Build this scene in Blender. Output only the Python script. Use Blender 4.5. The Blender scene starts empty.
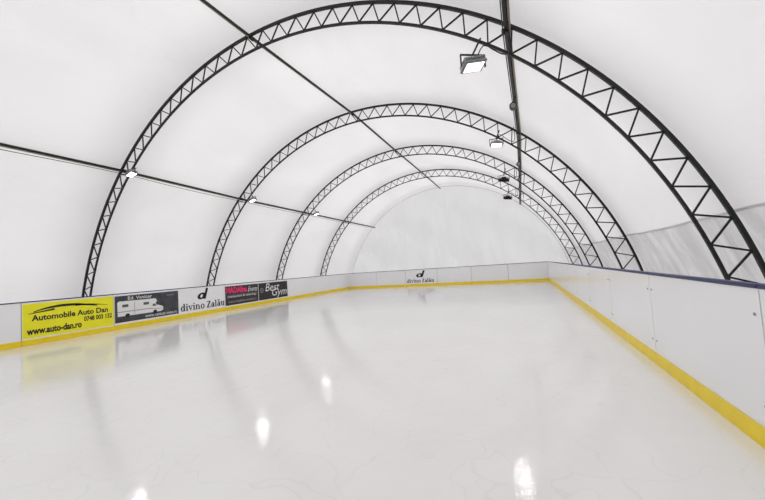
import bpy, bmesh, math, random
from mathutils import Matrix, Vector
random.seed(3)
S=bpy.context.scene
S.view_settings.view_transform='Standard'
COL=S.collection
# ------------------------------------------------ calibrated layout (metres)
XR,XL,YF,BH=1.53,-12.53,22.88,1.2
CX,CZ,RO,RI=-5.17,-1.2,8.60,8.13
Y1,SP=6.24,4.67
YE,YN=25.45,-3.2
RF=8.67
RISE=1.028
XS,XO=.992,-.07
def zs(y):
    """the roof climbs slightly towards the entrance end"""
    t=min(1,max(0,(Y1+SP-y)/SP)); return 1.008+(RISE-1.008)*t
def xw(x,y):
    """x offset from the centre line -> world x; the far bays are a touch narrower"""
    t=min(1,max(0,(y-Y1)/SP)); return CX+XO*t+x*(1+(XS-1)*t)
# ------------------------------------------------ materials
def mat(name,color,rough=.5,metal=0,noise=0,nscale=4,bump=0,bscale=20,spec=.5,emit=None,estr=0):
    m=bpy.data.materials.new(name); m.use_nodes=True
    nt=m.node_tree; b=nt.nodes['Principled BSDF']
    b.inputs['Base Color'].default_value=(*color,1)
    b.inputs['Roughness'].default_value=rough
    b.inputs['Metallic'].default_value=metal
    b.inputs['Specular IOR Level'].default_value=spec
    tc=nt.nodes.new('ShaderNodeTexCoord')
    if noise:
        n=nt.nodes.new('ShaderNodeTexNoise'); n.inputs['Scale'].default_value=nscale; n.inputs['Detail'].default_value=5
        r=nt.nodes.new('ShaderNodeValToRGB')
        r.color_ramp.elements[0].position=.3; r.color_ramp.elements[1].position=.7
        r.color_ramp.elements[0].color=(*[c*(1-noise) for c in color],1)
        r.color_ramp.elements[1].color=(*[min(1,c*(1+noise*.5)) for c in color],1)
        nt.links.new(tc.outputs['Object'],n.inputs['Vector'])
        nt.links.new(n.outputs['Fac'],r.inputs['Fac']); nt.links.new(r.outputs['Color'],b.inputs['Base Color'])
    if emit:
        b.inputs['Emission Color'].default_value=(*emit,1); b.inputs['Emission Strength'].default_value=estr
    return m

def fabric(name,refl,trans,fac,fold=0,scale=(1,1,1),bumpd=.05,lo=.08,crease=0,seam_shade=False,detail=6):
    """PVC tent membrane: diffuse + translucent, daylight glows through it"""
    m=bpy.data.materials.new(name); m.use_nodes=True
    nt=m.node_tree; nt.nodes.clear(); N=nt.nodes.new; L=nt.links.new
    o=N('ShaderNodeOutputMaterial'); mix=N('ShaderNodeMixShader'); mix.inputs[0].default_value=fac
    d=N('ShaderNodeBsdfDiffuse'); t=N('ShaderNodeBsdfTranslucent'); 
    d.inputs[0].default_value=(*refl,1)
    tc=N('ShaderNodeTexCoord'); mp=N('ShaderNodeMapping'); mp.inputs['Scale'].default_value=scale
    n=N('ShaderNodeTexNoise'); n.inputs['Scale'].default_value=1.0; n.inputs['Detail'].default_value=detail
    n.inputs['Distortion'].default_value=.6
    r=N('ShaderNodeValToRGB'); r.color_ramp.elements[0].position=.3; r.color_ramp.elements[1].position=.72
    r.color_ramp.elements[0].color=(*[c*(1-lo-fold) for c in trans],1); r.color_ramp.elements[1].color=(*trans,1)  # fold puts the shade of drapery into the transmission colour
    L(tc.outputs['Object'],mp.inputs[0]); L(mp.outputs[0],n.inputs['Vector']); L(n.outputs['Fac'],r.inputs[0])
    colr=r.outputs[0]
    if seam_shade:
        # laced double layer at each arch, plus shading painted into the transmission colour
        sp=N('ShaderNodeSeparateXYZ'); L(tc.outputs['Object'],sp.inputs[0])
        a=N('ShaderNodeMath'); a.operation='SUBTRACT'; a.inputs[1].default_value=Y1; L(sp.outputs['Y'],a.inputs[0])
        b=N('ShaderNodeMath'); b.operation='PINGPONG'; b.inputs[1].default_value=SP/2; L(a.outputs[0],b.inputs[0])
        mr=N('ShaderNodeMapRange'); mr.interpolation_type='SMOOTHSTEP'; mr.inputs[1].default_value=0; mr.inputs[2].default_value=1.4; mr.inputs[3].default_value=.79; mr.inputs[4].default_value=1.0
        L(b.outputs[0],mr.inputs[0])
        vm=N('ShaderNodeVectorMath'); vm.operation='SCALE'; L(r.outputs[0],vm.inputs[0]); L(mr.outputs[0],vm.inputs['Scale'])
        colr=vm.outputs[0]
    L(colr,t.inputs[0])
    bp=N('ShaderNodeBump'); bp.inputs['Strength'].default_value=.4; bp.inputs['Distance'].default_value=bumpd
    L(n.outputs['Fac'],bp.inputs['Height'])
    last=bp
    if crease:  # sharp long creases where the sheet was folded
        v=N('ShaderNodeTexNoise'); v.noise_type='RIDGED_MULTIFRACTAL'; v.inputs['Scale'].default_value=crease; v.inputs['Detail'].default_value=3
        mp2=N('ShaderNodeMapping'); mp2.inputs['Rotation'].default_value=(.5,.2,.6); mp2.inputs['Scale'].default_value=(1,.35,1)
        b2=N('ShaderNodeBump'); b2.inputs['Strength'].default_value=.8; b2.inputs['Distance'].default_value=.07
        L(tc.outputs['Object'],mp2.inputs[0]); L(mp2.outputs[0],v.inputs['Vector']); L(v.outputs['Fac'],b2.inputs['Height']); L(bp.outputs[0],b2.inputs['Normal']); last=b2
    L(last.outputs[0],d.inputs['Normal']); L(last.outputs[0],t.inputs['Normal'])
    L(d.outputs[0],mix.inputs[1]); L(t.outputs[0],mix.inputs[2]); L(mix.outputs[0],o.inputs[0])
    return m

M={}
M['steel']=mat('painted_black_steel',(.010,.012,.012),.45,.3,noise=.3,nscale=6)
M['strap']=mat('beige_batten',(.30,.26,.20),.8,noise=.2,nscale=3)
M['white']=mat('white_hdpe',(.95,.955,.975),.2,noise=.012,nscale=1.5,spec=.5)
M['yellow']=mat('yellow_hdpe',(.98,.73,.015),.4,noise=.06,nscale=5)
M['blue']=mat('blue_cap',(.03,.035,.13),.45,noise=.1)
M['bolt']=mat('bolt_steel',(.35,.35,.36),.4,.8)
M['post']=mat('galvanised_post',(.10,.10,.105),.6,.2,noise=.2)
M['banyel']=mat('banner_yellow',(.95,.90,.012),.4,noise=.04,nscale=3)
M['bangrey']=mat('banner_asphalt',(.055,.06,.07),.4,noise=.6,nscale=3)
M['banblack']=mat('banner_black',(.012,.012,.014),.35,noise=.2)
M['bandark']=mat('banner_dark_brown',(.04,.025,.03),.4,noise=.4,nscale=4)
M['ink']=mat('black_ink',(.008,.008,.008),.5)
M['inkwhite']=mat('white_ink',(.85,.85,.85),.5)
M['inkred']=mat('pink_red_ink',(.85,.03,.16),.5)
M['inkgrey']=mat('grey_ink',(.3,.3,.32),.5)
M['inkdark']=mat('dark_grey_ink',(.10,.105,.12),.5)
M['alu']=mat('lamp_grey_aluminium',(.30,.31,.32),.35,.5,noise=.15)
M['black']=mat('lamp_black_aluminium',(.015,.015,.015),.5,.2)
M['led']=mat('led_glow',(1,1,1),.3,emit=(1,.985,.95),estr=4.5)
M['ledoff']=mat('led_dim_lens',(.25,.25,.25),.2)
M['fabric']=fabric('tent_membrane',(.88,.87,.872),(.93,.915,.922),.5,scale=(.35,.2,.35),bumpd=.5,lo=.15,crease=.35,seam_shade=True)
M['fabend']=fabric('end_membrane',(.86,.86,.857),(.90,.90,.895),.5,fold=.0,scale=(.7,.5,.3),bumpd=.6,lo=.09,crease=.5)
M['skirt']=fabric('skirt_membrane',(.78,.77,.77),(.78,.77,.77),.5,fold=.30,scale=(.3,3.2,.8),bumpd=.8,lo=.05,detail=3)  # fold shading painted as darker stripes in the colour
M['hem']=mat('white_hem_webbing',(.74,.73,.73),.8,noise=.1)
M['hem2']=mat('grey_lacing',(.55,.55,.55),.8,noise=.1)

def ice_material():
    m=bpy.data.materials.new('wet_rink_ice'); m.use_nodes=True; nt=m.node_tree; N=nt.nodes.new; L=nt.links.new
    b=nt.nodes['Principled BSDF']; b.inputs['IOR'].default_value=1.40
    tc=N('ShaderNodeTexCoord')
    n=N('ShaderNodeTexNoise'); n.inputs['Scale'].default_value=.35; n.inputs['Detail'].default_value=7; n.inputs['Roughness'].default_value=.6
    r=N('ShaderNodeValToRGB'); r.color_ramp.elements[0].position=.32; r.color_ramp.elements[1].position=.68
    r.color_ramp.elements[0].color=(.895,.885,.87,1); r.color_ramp.elements[1].color=(.955,.95,.94,1)
    L(tc.outputs['Object'],n.inputs['Vector']); L(n.outputs['Fac'],r.inputs[0])
    # resurfacing streaks running down the rink
    mp=N('ShaderNodeMapping'); mp.inputs['Scale'].default_value=(2.2,.12,1)
    n2=N('ShaderNodeTexNoise'); n2.inputs['Scale'].default_value=1; n2.inputs['Detail'].default_value=5
    L(tc.outputs['Object'],mp.inputs[0]); L(mp.outputs[0],n2.inputs['Vector'])
    mx=N('ShaderNodeMix'); mx.data_type='RGBA'; mx.blend_type='SOFT_LIGHT'; mx.inputs[0].default_value=.15
    L(r.outputs[0],mx.inputs[6]); L(n2.outputs['Fac'],mx.inputs[7])
    # fine skate scratches: thin curved lines
    wv=N('ShaderNodeTexVoronoi'); wv.feature='DISTANCE_TO_EDGE'; wv.inputs['Scale'].default_value=1.3
    dn=N('ShaderNodeTexNoise'); dn.inputs['Scale'].default_value=.8; dn.inputs['Detail'].default_value=3
    va=N('ShaderNodeVectorMath'); va.operation='MULTIPLY_ADD'; va.inputs[1].default_value=(2.5,2.5,0)
    L(tc.outputs['Object'],dn.inputs['Vector']); L(dn.outputs['Color'],va.inputs[0]); L(tc.outputs['Object'],va.inputs[2]); L(va.outputs[0],wv.inputs['Vector'])
    sr=N('ShaderNodeMapRange'); sr.inputs[1].default_value=0; sr.inputs[2].default_value=.010; sr.inputs[3].default_value=1; sr.inputs[4].default_value=0
    L(wv.outputs['Distance'],sr.inputs[0])
    mx2=N('ShaderNodeMix'); mx2.data_type='RGBA'; mx2.inputs[7].default_value=(.66,.65,.64,1)
    ml=N('ShaderNodeMath'); ml.operation='MULTIPLY'; ml.inputs[1].default_value=.2
    L(sr.outputs[0],ml.inputs[0]); L(ml.outputs[0],mx2.inputs[0]); L(mx.outputs[2],mx2.inputs[6]); L(mx2.outputs[2],b.inputs['Base Color'])
    n3=N('ShaderNodeTexNoise'); n3.inputs['Scale'].default_value=1.1; n3.inputs['Detail'].default_value=4
    rr=N('ShaderNodeMapRange'); rr.inputs[1].default_value=.35; rr.inputs[2].default_value=.65; rr.inputs[3].default_value=.02; rr.inputs[4].default_value=.08
    L(tc.outputs['Object'],n3.inputs['Vector']); L(n3.outputs['Fac'],rr.inputs[0]); L(rr.outputs[0],b.inputs['Roughness'])
    n4=N('ShaderNodeTexNoise'); n4.inputs['Scale'].default_value=5; n4.inputs['Detail'].default_value=6; n4.inputs['Roughness'].default_value=.6
    L(tc.outputs['Object'],n4.inputs['Vector'])
    bp=N('ShaderNodeBump'); bp.inputs['Strength'].default_value=.18; bp.inputs['Distance'].default_value=.02
    L(n4.outputs['Fac'],bp.inputs['Height']); L(bp.outputs[0],b.inputs['Normal'])
    return m
M['ice']=ice_material()

# ------------------------------------------------ helpers
def obj(name,me,parent=None,m=None,loc=None,matrix=None):
    o=bpy.data.objects.new(name,me); COL.objects.link(o)
    if m is not None and me is not None and not me.materials: me.materials.append(m)
    if parent is not None: o.parent=parent
    if matrix is not None: o.matrix_local=matrix
    elif loc is not None: o.location=loc
    return o
def bm_mesh(name,bm,smooth=False):
    me=bpy.data.meshes.new(name); bmesh.ops.recalc_face_normals(bm,faces=bm.faces)
    if smooth:
        for f in bm.faces: f.smooth=True
    bm.to_mesh(me); bm.free(); return me
def add_box(bm,x0,x1,y0,y1,z0,z1,mtx=None):
    v=[bm.verts.new((x,y,z)) for x in(x0,x1) for y in(y0,y1) for z in(z0,z1)]
    for f in((0,1,3,2),(4,6,7,5),(0,4,5,1),(2,3,7,6),(0,2,6,4),(1,5,7,3)): bm.faces.new([v[i] for i in f])
    if mtx: bmesh.ops.transform(bm,matrix=mtx,verts=v)
    return v
def box_mesh(name,x0,x1,y0,y1,z0,z1,bev=0,seg=2):
    bm=bmesh.new(); add_box(bm,x0,x1,y0,y1,z0,z1)
    if bev: bmesh.ops.bevel(bm,geom=bm.edges[:],offset=bev,segments=seg,affect='EDGES')
    return bm_mesh(name,bm)
def cyl(bm,p,q,r,n=10):
    p=Vector(p);q=Vector(q);d=q-p
    mt=Matrix.Translation((p+q)/2)@d.to_track_quat('Z','Y').to_matrix().to_4x4()
    bmesh.ops.create_cone(bm,cap_ends=True,segments=n,radius1=r,radius2=r,depth=d.length,matrix=mt)
def thing(o,label,cat,group=None):
    o['label']=label;o['category']=cat
    if group:o['group']=group
def structure(o): o['kind']='structure'
def arc(th,r): return (r*math.cos(th),r*math.sin(th))
def copy_tree(root,loc):
    c=root.copy(); COL.objects.link(c); c.location=loc
    def rec(s,d):
        for ch in s.children:
            k=ch.copy(); COL.objects.link(k); k.parent=d; k.matrix_parent_inverse=ch.matrix_parent_inverse.copy()
            rec(ch,k)
    rec(root,c); return c

# ------------------------------------------------ shell
bm=bmesh.new(); add_box(bm,CX-9.0,CX+9.0,YN-.1,YE+.1,-.12,0)
o=obj('floor',bm_mesh('floor',bm),m=M['ice']); structure(o)
def sag(y):
    t=((y-Y1)/SP)%1.0
    return .10*math.sin(math.pi*t)
TH2=math.asin((2.0-CZ)/RF); TH0=math.asin(-CZ/RF)
def hem(y): return TH2-.009-.0012*math.sin(y*.9)-.0006*math.sin(y*4)
def sheet(name,th0,th1,n,mt,fold=0,wavy=False,out=0):
    bm=bmesh.new(); NY=700; ys=[YN+(YE-YN)*i/NY for i in range(NY+1)]
    rows=[]
    for y in ys:
        row=[]
        for k in range(n+1):
            t0=hem(y) if wavy else th0
            th=t0+(th1-t0)*k/n
            w=0
            if fold:
                ph=k*.06+.5*math.sin(y*.8)
                w=fold*(math.sin(y*3.4+1.1*math.sin(y*1.1)+ph)+.45*math.sin(y*7.9+ph*2)+.25*math.sin(y*17))
                w*=.15+.85*(1-k/n)**.7
            r=RF-(0 if fold else sag(y))+out+(w+fold*1.0*(1-k/n) if fold else 0)
            if fold: r-=sag(y)*k/n
            x,z=arc(th,r); row.append(bm.verts.new((xw(x,y),y,max(.0,(CZ+z)*zs(y)))))
        rows.append(row)
    for a,b in zip(rows,rows[1:]):
        for k in range(n): bm.faces.new((a[k],a[k+1],b[k+1],b[k]))
    o=obj(name,bm_mesh(name,bm,True),m=mt); structure(o); return o
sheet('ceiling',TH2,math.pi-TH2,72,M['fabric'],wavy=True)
sheet('wall_right',TH0,TH2-.008,14,M['skirt'],fold=.09,out=.012)
sheet('wall_left',math.pi-TH2,math.pi-TH0,10,M['fabric'],out=.03)
# webbing sewn on the roof hem
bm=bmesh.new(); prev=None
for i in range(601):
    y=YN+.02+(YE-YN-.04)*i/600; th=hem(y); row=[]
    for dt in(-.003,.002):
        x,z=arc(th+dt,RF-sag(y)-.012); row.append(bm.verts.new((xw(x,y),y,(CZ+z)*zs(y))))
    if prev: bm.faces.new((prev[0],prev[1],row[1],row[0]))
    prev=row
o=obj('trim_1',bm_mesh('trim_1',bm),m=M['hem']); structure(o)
def endwall(name,y,mt,fold):
    bm=bmesh.new(); nx,nz=260,24; rows=[]
    for i in range(nx+1):
        x=-RF*.99+2*RF*.99*i/nx; top=(CZ+math.sqrt(max(RF*RF-x*x,0)))*zs(y); top=max(top,.02)
        row=[]
        for k in range(nz+1):
            z=top*k/nz; e=(1-k/nz)
            w=fold*(e*(math.sin(x*2.7+.8*math.sin(x*1.3))+.5*math.sin(x*6.7+z))+.7*math.sin(x*1.1+z*1.9)*min(1,4*e))
            row.append(bm.verts.new((xw(x,y),y+w,z)))
        rows.append(row)
    for a,b in zip(rows,rows[1:]):
        for k in range(nz): bm.faces.new((a[k],a[k+1],b[k+1],b[k]))
    o=obj(name,bm_mesh(name,bm,True),m=mt); structure(o)
endwall('wall_far',YE,M['fabend'],.14)
endwall('wall_near',YN,M['fabend'],.0)
# lacing band where the end sheet meets the roof
bm=bmesh.new(); prev=None
for i in range(121):
    th=TH0+.02+(math.pi-2*TH0-.04)*i/120; row=[]
    for rr in(RF-.13,RF-.10):
        x,z=arc(th,rr); row.append(bm.verts.new((xw(x,YE),YE-.25,(CZ+z)*zs(YE))))
    if prev: bm.faces.new((prev[0],prev[1],row[1],row[0]))
    prev=row
o=obj('trim_2',bm_mesh('trim_2',bm),m=M['hem2']); structure(o)

# ------------------------------------------------ lattice arches
A0=math.asin(-CZ/RO)+.004
def chord(name,rc,w,hy):
    bm=bmesh.new(); n=110; rings=[]
    a0=math.asin(-CZ/rc)+.002
    for i in range(n+1):
        th=a0+(math.pi-2*a0)*i/n
        ring=[]
        for dr,dy in((-w/2,-hy/2),(w/2,-hy/2),(w/2,hy/2),(-w/2,hy/2)):
            x,z=arc(th,rc+dr); ring.append(bm.verts.new((x,dy,max(.012,z+CZ))))
        rings.append(ring)
    for a,b in zip(rings,rings[1:]):
        for k in range(4): bm.faces.new((a[k],a[(k+1)%4],b[(k+1)%4],b[k]))
    bm.faces.new(rings[0]); bm.faces.new(rings[-1])
    return bm_mesh(name,bm)
arch=bpy.data.objects.new('lattice_arch',None); COL.objects.link(arch); arch.location=(CX,Y1,0)
thing(arch,'black painted steel lattice arch spanning the white tent','arch truss','steel arches carrying the tent')
obj('outer_chord',chord('outer_chord',RO-.035,.055,.055),arch,M['steel'])
obj('inner_chord',chord('inner_chord',RI+.025,.042,.048),arch,M['steel'])
NT=48; a0=A0+.012
brace_me=box_mesh('brace',-.013,.013,-.013,.013,-.5,.5); brace_me.materials.append(M['steel'])
span=math.pi-2*a0
for i in range(NT):
    for s in(0,1):
        ta=a0+span*(i+s*.5)/NT; tb=a0+span*(i+.5+s*.5)/NT
        ra,rb=(RI+.04,RO-.06) if s==0 else (RO-.06,RI+.04)
        pa=Vector((arc(ta,ra)[0],0,arc(ta,ra)[1]+CZ)); pb=Vector((arc(tb,rb)[0],0,arc(tb,rb)[1]+CZ))
        d=pb-pa; ang=math.atan2(d.x,d.z)
        obj('brace',brace_me,arch,matrix=Matrix.Translation((pa+pb)/2)@Matrix.Rotation(ang,4,'Y')@Matrix.Diagonal((1,1,d.length,1)))
for s in(-1,1):
    obj('base_plate',box_mesh('base_plate',s*8.2-.38,s*8.2+.38,-.12,.12,0,.012,.003,1),arch,M['steel'])
bpy.context.view_layer.update()
for k in range(1,4):
    c=copy_tree(arch,(CX+XO,Y1+k*SP,0)); c.scale=(XS,1,1.008)
arch.scale=(1,1,RISE)

# ------------------------------------------------ purlins: straight tubes joined at every arch
def purlin(angles,w,h,label,batten=True,rad=RO-.12):
    ys=[YN+.08,Y1,Y1+SP,Y1+2*SP,Y1+3*SP,YE-.1]
    P=[]
    for y,a in zip(ys,angles):
        x,z=arc(math.radians(a),rad); P.append(Vector((CX+x,y,(CZ+z)*zs(y))))
    p=bpy.data.objects.new('roof_purlin',None); COL.objects.link(p); p.location=P[0]
    thing(p,label,'roof beam','beams running along the tent roof')
    def frame(i):
        th=math.radians(angles[i]); t=Vector((-math.sin(th),0,math.cos(th))); n=Vector((math.cos(th),0,math.sin(th))); return t,n
    def sweep(name,u0,u1,v0,v1,m):
        bm=bmesh.new(); rings=[]
        for i,q in enumerate(P):
            t,n=frame(i)
            rings.append([bm.verts.new(q-P[0]+t*u+n*v) for u,v in((u0,v0),(u1,v0),(u1,v1),(u0,v1))])
        for a,b in zip(rings,rings[1:]):
            for k in range(4): bm.faces.new((a[k],a[(k+1)%4],b[(k+1)%4],b[k]))
        bm.faces.new(rings[0]); bm.faces.new(rings[-1])
        obj(name,bm_mesh(name,bm),p,m)
    sweep('tube',-w/2,w/2,-h/2,h/2,M['steel'])
    if batten: sweep('batten',-w/2-.03,-w/2-.006,-.005,.03,M['strap']) if angles[0]<60 else sweep('batten',w/2+.02,w/2+.05,-.005,.03,M['strap'])
    for i in range(1,5):
        t,n=frame(i); bm=bmesh.new()
        add_box(bm,-w/2-.035,w/2+.035,-.06,.06,-h/2-.02,-h/2+.015)
        R=Matrix((t,Vector((0,1,0)),n)).transposed().to_4x4()
        obj('clamp',bm_mesh('clamp',bm),p,M['steel'],matrix=Matrix.Translation(P[i]-P[0])@R)
    return P
PA=purlin([134.5,134.3,134.3,134.3,134.3,134.3],.042,.045,'dark steel tube beam with beige strap under white membrane')
purlin([96.5,94,91.3,91.3,91,91],.04,.045,'dark steel ridge beam at the top of the tent')
PC=purlin([52.2,51.6,50.2,50,50,50],.07,.06,'thick dark steel tube beam carrying lamp cables')

# ------------------------------------------------ boards
def board(L,kind):
    """local: panel runs along +Y, inner face at x=0 facing +X, thickness to -X"""
    r=bpy.data.objects.new('rink_board',None); COL.objects.link(r)
    thing(r,'white plastic rink board with yellow kick plate and dark blue cap','rink board','boards around the ice rink')
    g=.007
    obj('panel',box_mesh('panel',-.02,0,g,L-g,0,BH-.03,.002,1),r,M['white'])
    obj('frame_post',box_mesh('frame_post',-.07,-.021,.001,.05,0,BH-.03),r,M['post'])
    obj('frame_post',box_mesh('frame_post',-.07,-.021,L-.05,L-.001,0,BH-.03),r,M['post'])
    obj('kick_plate',box_mesh('kick_plate',.0005,.013,g/3,L-g/3,0,.155,.003,1),r,M['yellow'])
    obj('cap_rail',box_mesh('cap_rail',-.07,.012,g/4,L-g/4,BH-.03,BH,.008,2),r,M['blue'])
    if kind:
        bm=bmesh.new(); cyl(bm,(0,0,0),(.006,0,0),.012,10); bme=bm_mesh('bolt',bm)
        bme.materials.append(M['bolt'])
        for y in(.07,L-.07):
            for z in(.32,.98): obj('bolt',bme,r,loc=(0,y,z))
    return r
def place(b,x,y,rot): b.matrix_world=Matrix.Translation((x,y,0))@Matrix.Rotation(rot,4,'Z')
def place_copy(b,x,y,rot):
    c=copy_tree(b,(0,0,0)); place(c,x,y,rot); return c
LR=2.188
b=board(LR,1)      # right side: inner face looks to -X
place(b,XR,YF,math.pi)
for k in range(1,11): place_copy(b,XR,YF-k*LR,math.pi)
LL=2.2
b=board(LL,0); place(b,XL,4.47,0)
for k in(-2,-1,1,2,3,4,5,6,7): place_copy(b,XL,4.47+k*LL,0)
b=board(YF-(4.47+8*LL),0); place(b,XL,4.47+8*LL,0)
LFp=(XR-XL-.03)/6
b=board(LFp,0); place(b,XL+.015,YF,-math.pi/2)
for k in range(1,6): place_copy(b,XL+.015+k*LFp,YF,-math.pi/2)

# ------------------------------------------------ lettering (flat, local x right, y up)
def text_mesh(s,x,y,w,h,z=.0015,shear=0,bold=0):
    cu=bpy.data.curves.new('t','FONT'); cu.body=s; cu.size=1; cu.shear=shear; cu.offset=bold; cu.resolution_u=3
    t=bpy.data.objects.new('t',cu); COL.objects.link(t)
    bpy.context.view_layer.update()
    me=bpy.data.meshes.new_from_object(t.evaluated_get(bpy.context.evaluated_depsgraph_get()))
    bpy.data.objects.remove(t)
    xs=[v.co.x for v in me.vertices]; ys=[v.co.y for v in me.vertices]
    sx=w/(max(xs)-min(xs)); sy=h/(max(ys)-min(ys))
    for v in me.vertices: v.co=((v.co.x-min(xs))*sx+x,(v.co.y-min(ys))*sy+y,z)
    me.materials.clear()
    return me
def poly_mesh(name,polys,z=.0015):
    bm=bmesh.new()
    for p in polys:
        bm.faces.new([bm.verts.new((a,b,z)) for a,b in p])
    bmesh.ops.recalc_face_normals(bm,faces=bm.faces); 
    me=bpy.data.meshes.new(name); bm.to_mesh(me); bm.free(); return me
def strip(pts,w):
    out=[]
    for i in range(len(pts)-1):
        (x0,y0),(x1,y1)=pts[i],pts[i+1]; d=math.hypot(x1-x0,y1-y0) or 1; nx,ny=-(y1-y0)/d,(x1-x0)/d
        wa=w(i/(len(pts)-1))/2; wb=w((i+1)/(len(pts)-1))/2
        out.append([(x0-nx*wa,y0-ny*wa),(x1-nx*wb,y1-ny*wb),(x1+nx*wb,y1+ny*wb),(x0+nx*wa,y0+ny*wa)])
    return out
def circ(cx,cy,r,n=20): return [(cx+r*math.cos(2*math.pi*i/n),cy+r*math.sin(2*math.pi*i/n)) for i in range(n)]
# ---- serif face drawn as high-contrast strokes with slab ends (for the black name signs)
TK,TN=.15,.065
def bar(x0,y0,x1,y1): return [(x0,y0),(x1,y0),(x1,y1),(x0,y1)]
def ring_(cx,cy,rx,ry,a0=0,a1=360,n=22):
    out=[]
    for i in range(n):
        a=math.radians(a0+(a1-a0)*i/n); b_=math.radians(a0+(a1-a0)*(i+1)/n)
        ix,iy=rx-TK,ry-TN
        out.append([(cx+rx*math.cos(a),cy+ry*math.sin(a)),(cx+rx*math.cos(b_),cy+ry*math.sin(b_)),(cx+ix*math.cos(b_),cy+iy*math.sin(b_)),(cx+ix*math.cos(a),cy+iy*math.sin(a))])
    return out
def stem(x,y0,y1,top='l',bot=True):
    p=[bar(x,y0,x+TK,y1)]
    if bot: p.append(bar(x-.06,y0,x+TK+.06,y0+.05))
    if top=='l': p.append(bar(x-.07,y1-.055,x+.01,y1))
    return p
def glyph(c):
    if c=='d': return ring_(.26,.25,.24,.27)+stem(.37,0,.75),.62
    if c=='i': return stem(.08,0,.5)+[circ(.155,.66,.08,12)],.33
    if c=='l': return stem(.08,0,.75),.33
    if c=='o': return ring_(.28,.25,.26,.27),.59
    if c=='v': return [[(.02,.5),(.19,.5),(.32,0),(.25,0)],[(.25,0),(.32,0),(.50,.5),(.43,.5)],bar(-.02,.45,.25,.5),bar(.36,.45,.56,.5)],.57
    if c=='n': return stem(.08,0,.5)+stem(.41,0,.34,top='')+ring_(.315,.28,.245,.23,0,180,12),.68
    if c=='u': return stem(.08,.16,.5,bot=False)+stem(.39,0,.5)+ring_(.305,.2,.225,.215,180,360,12),.67
    if c in 'aă':
        p=ring_(.22,.15,.20,.165)+stem(.31,0,.34,top='')+ring_(.26,.31,.2,.21,0,165,12)
        if c=='ă': p+=ring_(.26,.76,.19,.15,190,350,10)
        return p,.54
    if c=='Z': return [bar(.03,.66,.55,.72),bar(.03,0,.57,.06),[(.03,.06),(.22,.06),(.55,.66),(.36,.66)],bar(.03,.56,.075,.68),bar(.53,.04,.575,.18)],.62
    return [],.25
def serif_mesh(s,x,y,w,h):
    polys=[];cx=0
    for c in s:
        g,a=glyph(c); polys+=[[(px+cx,py) for px,py in p] for p in g]; cx+=a
    xs=[p[0] for q in polys for p in q]; 
    sx=w/(max(xs)-min(xs)); sy=h/.78
    bm=bmesh.new()
    for i,q in enumerate(polys):
        bm.faces.new([bm.verts.new((x+(a-min(xs))*sx,y+b_*sy,.0040+.00002*(i%7))) for a,b_ in q])
    me=bpy.data.meshes.new('lettering'); bm.to_mesh(me); bm.free(); return me

LEFTM=Matrix(((0,0,1,0),(1,0,0,0),(0,1,0,0),(0,0,0,1)))
FARM=Matrix(((1,0,0,0),(0,0,-1,0),(0,1,0,0),(0,0,0,1)))
def banner(name,y,w,z0,h,m,label,cat='banner'):
    r=bpy.data.objects.new(name,None); COL.objects.link(r)
    r.matrix_world=Matrix.Translation((XL+.002,y,z0))@LEFTM
    thing(r,label,cat)
    if m: obj('sheet',box_mesh('sheet',0,w,0,h,0,.002),r,m)
    return r
ZB=.19; HB=.94
def T(r,s,x,y,w,h,m,**k): return obj('lettering',text_mesh(s,x,y,w,h,z=.0045,**k),r,m)
# 1 yellow car dealer banner
r=banner('advertising_banner',4.49,2.16,ZB,HB,M['banyel'],'yellow car dealer banner with black lettering and car outline','banner')
pts=[(.22+1.5*t,.70+.115*math.sin(math.pi*min(1,t*1.02))**.8*(1.1-.25*t)) for t in [i/30 for i in range(31)]]
pts2=[(.12+.55*t,.66+.07*t) for t in [i/8 for i in range(9)]]
pts3=[(1.15+.85*t,.78-.10*t*t) for t in [i/12 for i in range(13)]]
obj('car_outline',poly_mesh('car_outline',strip(pts,lambda t:.022+.05*math.sin(math.pi*t))+strip(pts2,lambda t:.018+.035*t)+strip(pts3,lambda t:.05*(1-t)+.008),z=.0045),r,M['ink'])
T(r,'Automobile Auto Dan',.18,.45,1.82,.17,M['ink'],bold=.03)
T(r,'0748 003 132',1.36,.25,.75,.15,M['ink'],bold=.035)
T(r,'www.auto-dan.ro',.08,.085,1.22,.195,M['ink'],bold=.04)
# 2 camper banner
r=banner('advertising_banner',6.69,2.2,ZB+.03,HB-.05,M['bangrey'],'dark grey banner showing a white camper van','banner')
T(r,'Ed. Vanicar',.40,.74,.80,.11,M['inkwhite'],bold=.006)
T(r,'www.vanicar-rent.ro',.95,.05,1.18,.10,M['inkwhite'],bold=.004)
T(r,'auto',1.75,.74,.28,.06,M['inkgrey'])
body=[(.08,.20),(1.50,.20),(1.60,.24),(1.60,.35),(1.54,.40),(1.38,.45),(1.32,.51),(1.38,.60),(1.33,.69),(.12,.71),(.07,.66)]
obj('van_picture',poly_mesh('van_picture',[body],z=.0035),r,M['inkwhite'])
obj('van_window',poly_mesh('van_window',[[(1.22,.42),(1.38,.42),(1.29,.50),(1.22,.50)]],z=.0045),r,M['inkdark'])
for wx in(.22,.90): obj('van_window',poly_mesh('van_window',[bar(wx,.50,wx+.19,.59)],z=.0045),r,M['inkdark'])
obj('van_door',poly_mesh('van_door',[bar(.60,.24,.615,.64)],z=.0045),r,M['inkgrey'])
obj('van_stripe',poly_mesh('van_stripe',[[(.08,.335),(1.1,.335),(1.55,.29),(1.55,.305),(1.1,.36),(.08,.36)]],z=.0047),r,M['inkgrey'])
for wx in(.38,1.30): obj('van_wheel',poly_mesh('van_wheel',[circ(wx,.21,.07)],z=.0050),r,M['ink'])
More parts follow.
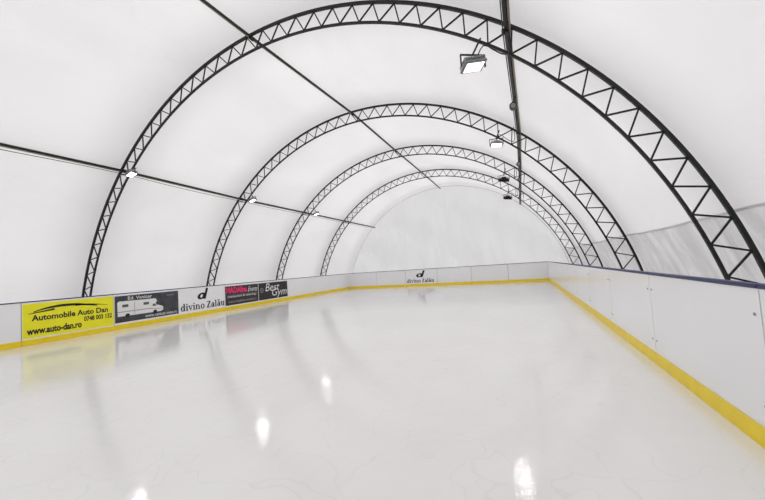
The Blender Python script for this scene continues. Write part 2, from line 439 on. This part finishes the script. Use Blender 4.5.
# d logo
def dlogo(r,x,y,w,h):
    sc=lambda pts:[(x+a*w,y+b*h) for a,b in pts]
    polys=[sc([(.50,0),(.72,0),(1.0,1.0),(.78,1.0)])]
    ring=[]
    n=24
    for i in range(n):
        a,b_=2*math.pi*i/n,2*math.pi*(i+1)/n
        P=lambda t,k:(.36+.36*k[0]*math.cos(t)+.10*math.sin(t)*k[1],.30+.30*k[1]*math.sin(t))
        ring.append(sc([P(a,(1,1)),P(b_,(1,1)),P(b_,(.32,.5)),P(a,(.32,.5))]))
    return obj('logo',poly_mesh('logo',polys+ring,z=.0045),r,M['ink'])
r=banner('wine_shop_sign',8.95,2.1,ZB,HB,None,'black letter logo and name on white rink board','sign')
dlogo(r,.78,.47,.52,.46); obj('lettering',serif_mesh('divino Zalău',.03,.08,2.08,.30),r,M['ink'])
# 4 red/dark banner
r=banner('advertising_banner',11.12,2.05,ZB+.02,HB-.06,M['bandark'],'dark banner with pink-red and white lettering','banner')
T(r,'MADAlina',.05,.54,1.25,.29,M['inkred'],bold=.05)
T(r,'Events',1.36,.54,.64,.24,M['inkwhite'],shear=.4)
obj('photo_strip',poly_mesh('photo_strip',[[(.1,.34),(1.95,.34),(1.95,.48),(.1,.48)]],z=.0035),r,M['inkdark'])
T(r,'restaurant & catering',.15,.32,1.7,.12,M['inkwhite'])
T(r,'www.madalina-events.ro',.15,.1,1.75,.12,M['inkgrey'],bold=.01)
# 5 gym banner
r=banner('advertising_banner',13.2,2.25,ZB+.02,HB-.06,M['banblack'],'black gym banner with white script lettering','banner')
T(r,'Best',.48,.42,1.1,.42,M['inkwhite'],shear=.25)
T(r,'Gym',.98,.02,1.2,.52,M['inkwhite'],shear=.25)
obj('emblem',poly_mesh('emblem',strip(circ(.22,.5,.11)+circ(.22,.5,.11)[:1],lambda t:.03)+[circ(.22,.5,.04)],z=.0035),r,M['inkgrey'])
# far sign
r=bpy.data.objects.new('wine_shop_sign',None); COL.objects.link(r)
r.matrix_world=Matrix.Translation((-7.75,YF-.002,.2))@FARM
thing(r,'black letter logo and name on far white rink board','sign')
dlogo(r,.72,.42,.66,.48); obj('lettering',serif_mesh('divino Zalău',.0,.05,2.0,.28),r,M['ink'])

# ------------------------------------------------ floodlights
def floodlight(loc,rot,lit,m,label,rod,watts,sc=1,group='floodlights in the tent'):
    """local: lens looks to -Z; yoke goes up"""
    r=bpy.data.objects.new('floodlight',None); COL.objects.link(r)
    r.location=loc; r.scale=(sc,sc,sc)
    thing(r,label,'floodlight',group)
    R=Matrix.Rotation(math.radians(rot[2]),4,'Z')@Matrix.Rotation(math.radians(rot[0]),4,'X')@Matrix.Rotation(math.radians(rot[1]),4,'Y')
    bm=bmesh.new(); add_box(bm,-.22,.22,-.15,.15,-.035,.02)
    bmesh.ops.bevel(bm,geom=bm.edges[:],offset=.015,segments=2,affect='EDGES')
    for i in range(13):
        x=-.19+i*.38/12; add_box(bm,x-.005,x+.005,-.14,.14,.015,.10)
    add_box(bm,-.09,.09,-.07,.07,.02,.12)
    h=obj('housing',bm_mesh('housing',bm),r,m,matrix=R)
    for lx in(-.132,-.044,.044,.132):
        obj('lens',box_mesh('lens',lx-.037,lx+.037,-.11,.11,-.041,-.034,.003,1),h,M['led'] if lit else M['ledoff'])
    bm=bmesh.new()
    for s in(-1,1): add_box(bm,s*.235-.008,s*.235+.008,-.02,.02,-.02,.20)
    add_box(bm,-.243,.243,-.02,.02,.20,.214)
    obj('bracket',bm_mesh('bracket',bm),r,M['black'],matrix=Matrix.Rotation(math.radians(rot[2]),4,'Z'))
    bm=bmesh.new(); cyl(bm,(0,0,.205),Vector(rod)/sc,.018/sc,8)
    obj('mounting_rod',bm_mesh('mounting_rod',bm,False),r,M['black'])
    if lit:
        ld=bpy.data.lights.new('floodlight_beam','AREA'); ld.shape='RECTANGLE'; ld.size=.30*sc; ld.size_y=.18*sc; ld.energy=watts; ld.color=(1,.98,.95)
        lo=bpy.data.objects.new('floodlight_beam',ld); COL.objects.link(lo); lo.parent=h; lo.location=(0,0,-.045)
    return r
floodlight((-.5,Y1-.28,4.97),(-9,-10,30),True,M['alu'],'grey aluminium floodlight hanging lit from a steel arch',(.14,.26,.62),11,sc=.95)
floodlight((-.4,Y1+SP-.25,5.05),(-8,8,12),True,M['alu'],'grey aluminium floodlight hanging lit from a steel arch',(.1,.24,.5),11,sc=.85)
floodlight((-.4,Y1+2*SP-.25,4.98),(35,10,0),False,M['black'],'black floodlight seen from behind on a steel arch',(.1,.24,.55),0)
floodlight((-.4,Y1+3*SP-.25,4.98),(35,10,0),False,M['black'],'black floodlight seen from behind on a steel arch',(.1,.24,.55),0)
for k in range(3):
    floodlight((-10.15,Y1+k*SP-.32,4.66),(-8,-18,0),True,M['alu'],'small lit floodlight fixed below the tent roof beam',(-.28,.29,.30),7,sc=.68)
# small black spot fittings further along the right-hand beam
for t,i in((.5,1),(.55,2),(.1,3),(.6,3),(.15,4)):
    q=PC[i].lerp(PC[i+1],t)
    r=bpy.data.objects.new('spot_lamp',None); COL.objects.link(r); r.location=q+Vector((-.05,0,-.26))
    thing(r,'small black spot lamp hanging from the dark roof beam','spotlight','small black spot lamps')
    bm=bmesh.new(); cyl(bm,(0,-.12,-.04),(0,.12,.02),.085,14); cyl(bm,(0,.12,.02),(0,.17,.03),.05,12); obj('housing',bm_mesh('housing',bm),r,M['black'])
    bm=bmesh.new(); cyl(bm,(0,-.125,-.041),(0,-.122,-.040),.06,14); obj('lens',bm_mesh('lens',bm),r,M['ledoff'])
    bm=bmesh.new(); cyl(bm,(0,0,.05),(.05,0,.23),.014,8); obj('mounting_rod',bm_mesh('mounting_rod',bm),r,M['black'])

# cables (mesh)
def cable(pts,r,label='black power cable draped from beam to lamp'):
    cu=bpy.data.curves.new('power_cable','CURVE'); cu.dimensions='3D'; cu.bevel_depth=r; cu.bevel_resolution=2
    sp=cu.splines.new('BEZIER'); sp.bezier_points.add(len(pts)-1)
    for b_,p in zip(sp.bezier_points,pts): b_.co=p; b_.handle_left_type=b_.handle_right_type='AUTO'
    t=bpy.data.objects.new('t',cu); COL.objects.link(t); bpy.context.view_layer.update()
    me=bpy.data.meshes.new_from_object(t.evaluated_get(bpy.context.evaluated_depsgraph_get()))
    bpy.data.objects.remove(t); me.materials.clear()
    o=obj('power_cable',me,m=M['steel'])
    thing(o,label,'cable','lamp cables')
for k in range(4):
    y=Y1+k*SP
    cable([(.12,y-.6,5.35),(.10,y-.25,5.05),(.02,y-.14,5.1),(-.15,y-.12,5.25),(-.28,y-.1,5.38),(-.34,y-.2,5.3),(-.40,y-.27,5.16)],.010)
pts=[]
for i in range(5):
    for j in range(6):
        t=j/6; q=PC[i].lerp(PC[i+1],t); pts.append(q+Vector((-.06,0,-.07-.07*abs(math.sin((i*6+j)*1.7)))))
cable(pts,.010,'black power cable tied loosely along the roof beam')
pts=[]
for i in range(5):
    for j in range(3):
        t=j/3; q=PA[i].lerp(PA[i+1],t); pts.append(q+Vector((.03,0,-.12-.03*(j!=0))))
cable(pts,.008,'thin dark cable running just below the roof beam')

# ------------------------------------------------ overcast daylight outside (brighter overhead)
w=bpy.data.worlds.new('overcast'); S.world=w; w.use_nodes=True; nt=w.node_tree
bg=nt.nodes['Background']
tc=nt.nodes.new('ShaderNodeTexCoord'); sx=nt.nodes.new('ShaderNodeSeparateXYZ'); mr=nt.nodes.new('ShaderNodeMapRange')
mr.inputs[1].default_value=-.4; mr.inputs[2].default_value=.9; mr.inputs[3].default_value=.74; mr.inputs[4].default_value=1.50
nt.links.new(tc.outputs['Generated'],sx.inputs[0]); nt.links.new(sx.outputs['Z'],mr.inputs[0]); nt.links.new(mr.outputs[0],bg.inputs[1])
bg.inputs[0].default_value=(1,.993,1,1)

# ------------------------------------------------ camera
f,yaw,pitch,roll,cz=329.43,22.604,3.029,3.754,1.494
y_,p_,r_=map(math.radians,(yaw,pitch,roll))
fw=Vector((-math.sin(y_)*math.cos(p_),math.cos(y_)*math.cos(p_),math.sin(p_)))
rt=Vector((math.cos(y_),math.sin(y_),0)); up=rt.cross(fw)
R=rt*math.cos(r_)-up*math.sin(r_); U=up*math.cos(r_)+rt*math.sin(r_)
cd=bpy.data.cameras.new('camera'); cam=bpy.data.objects.new('camera',cd); COL.objects.link(cam)
cd.sensor_width=36; cd.lens=f*36/765; cd.clip_start=.05; cd.clip_end=200
m=Matrix((R,U,-fw)).transposed().to_4x4(); m.translation=Vector((0,0,cz)); cam.matrix_world=m
S.camera=cam
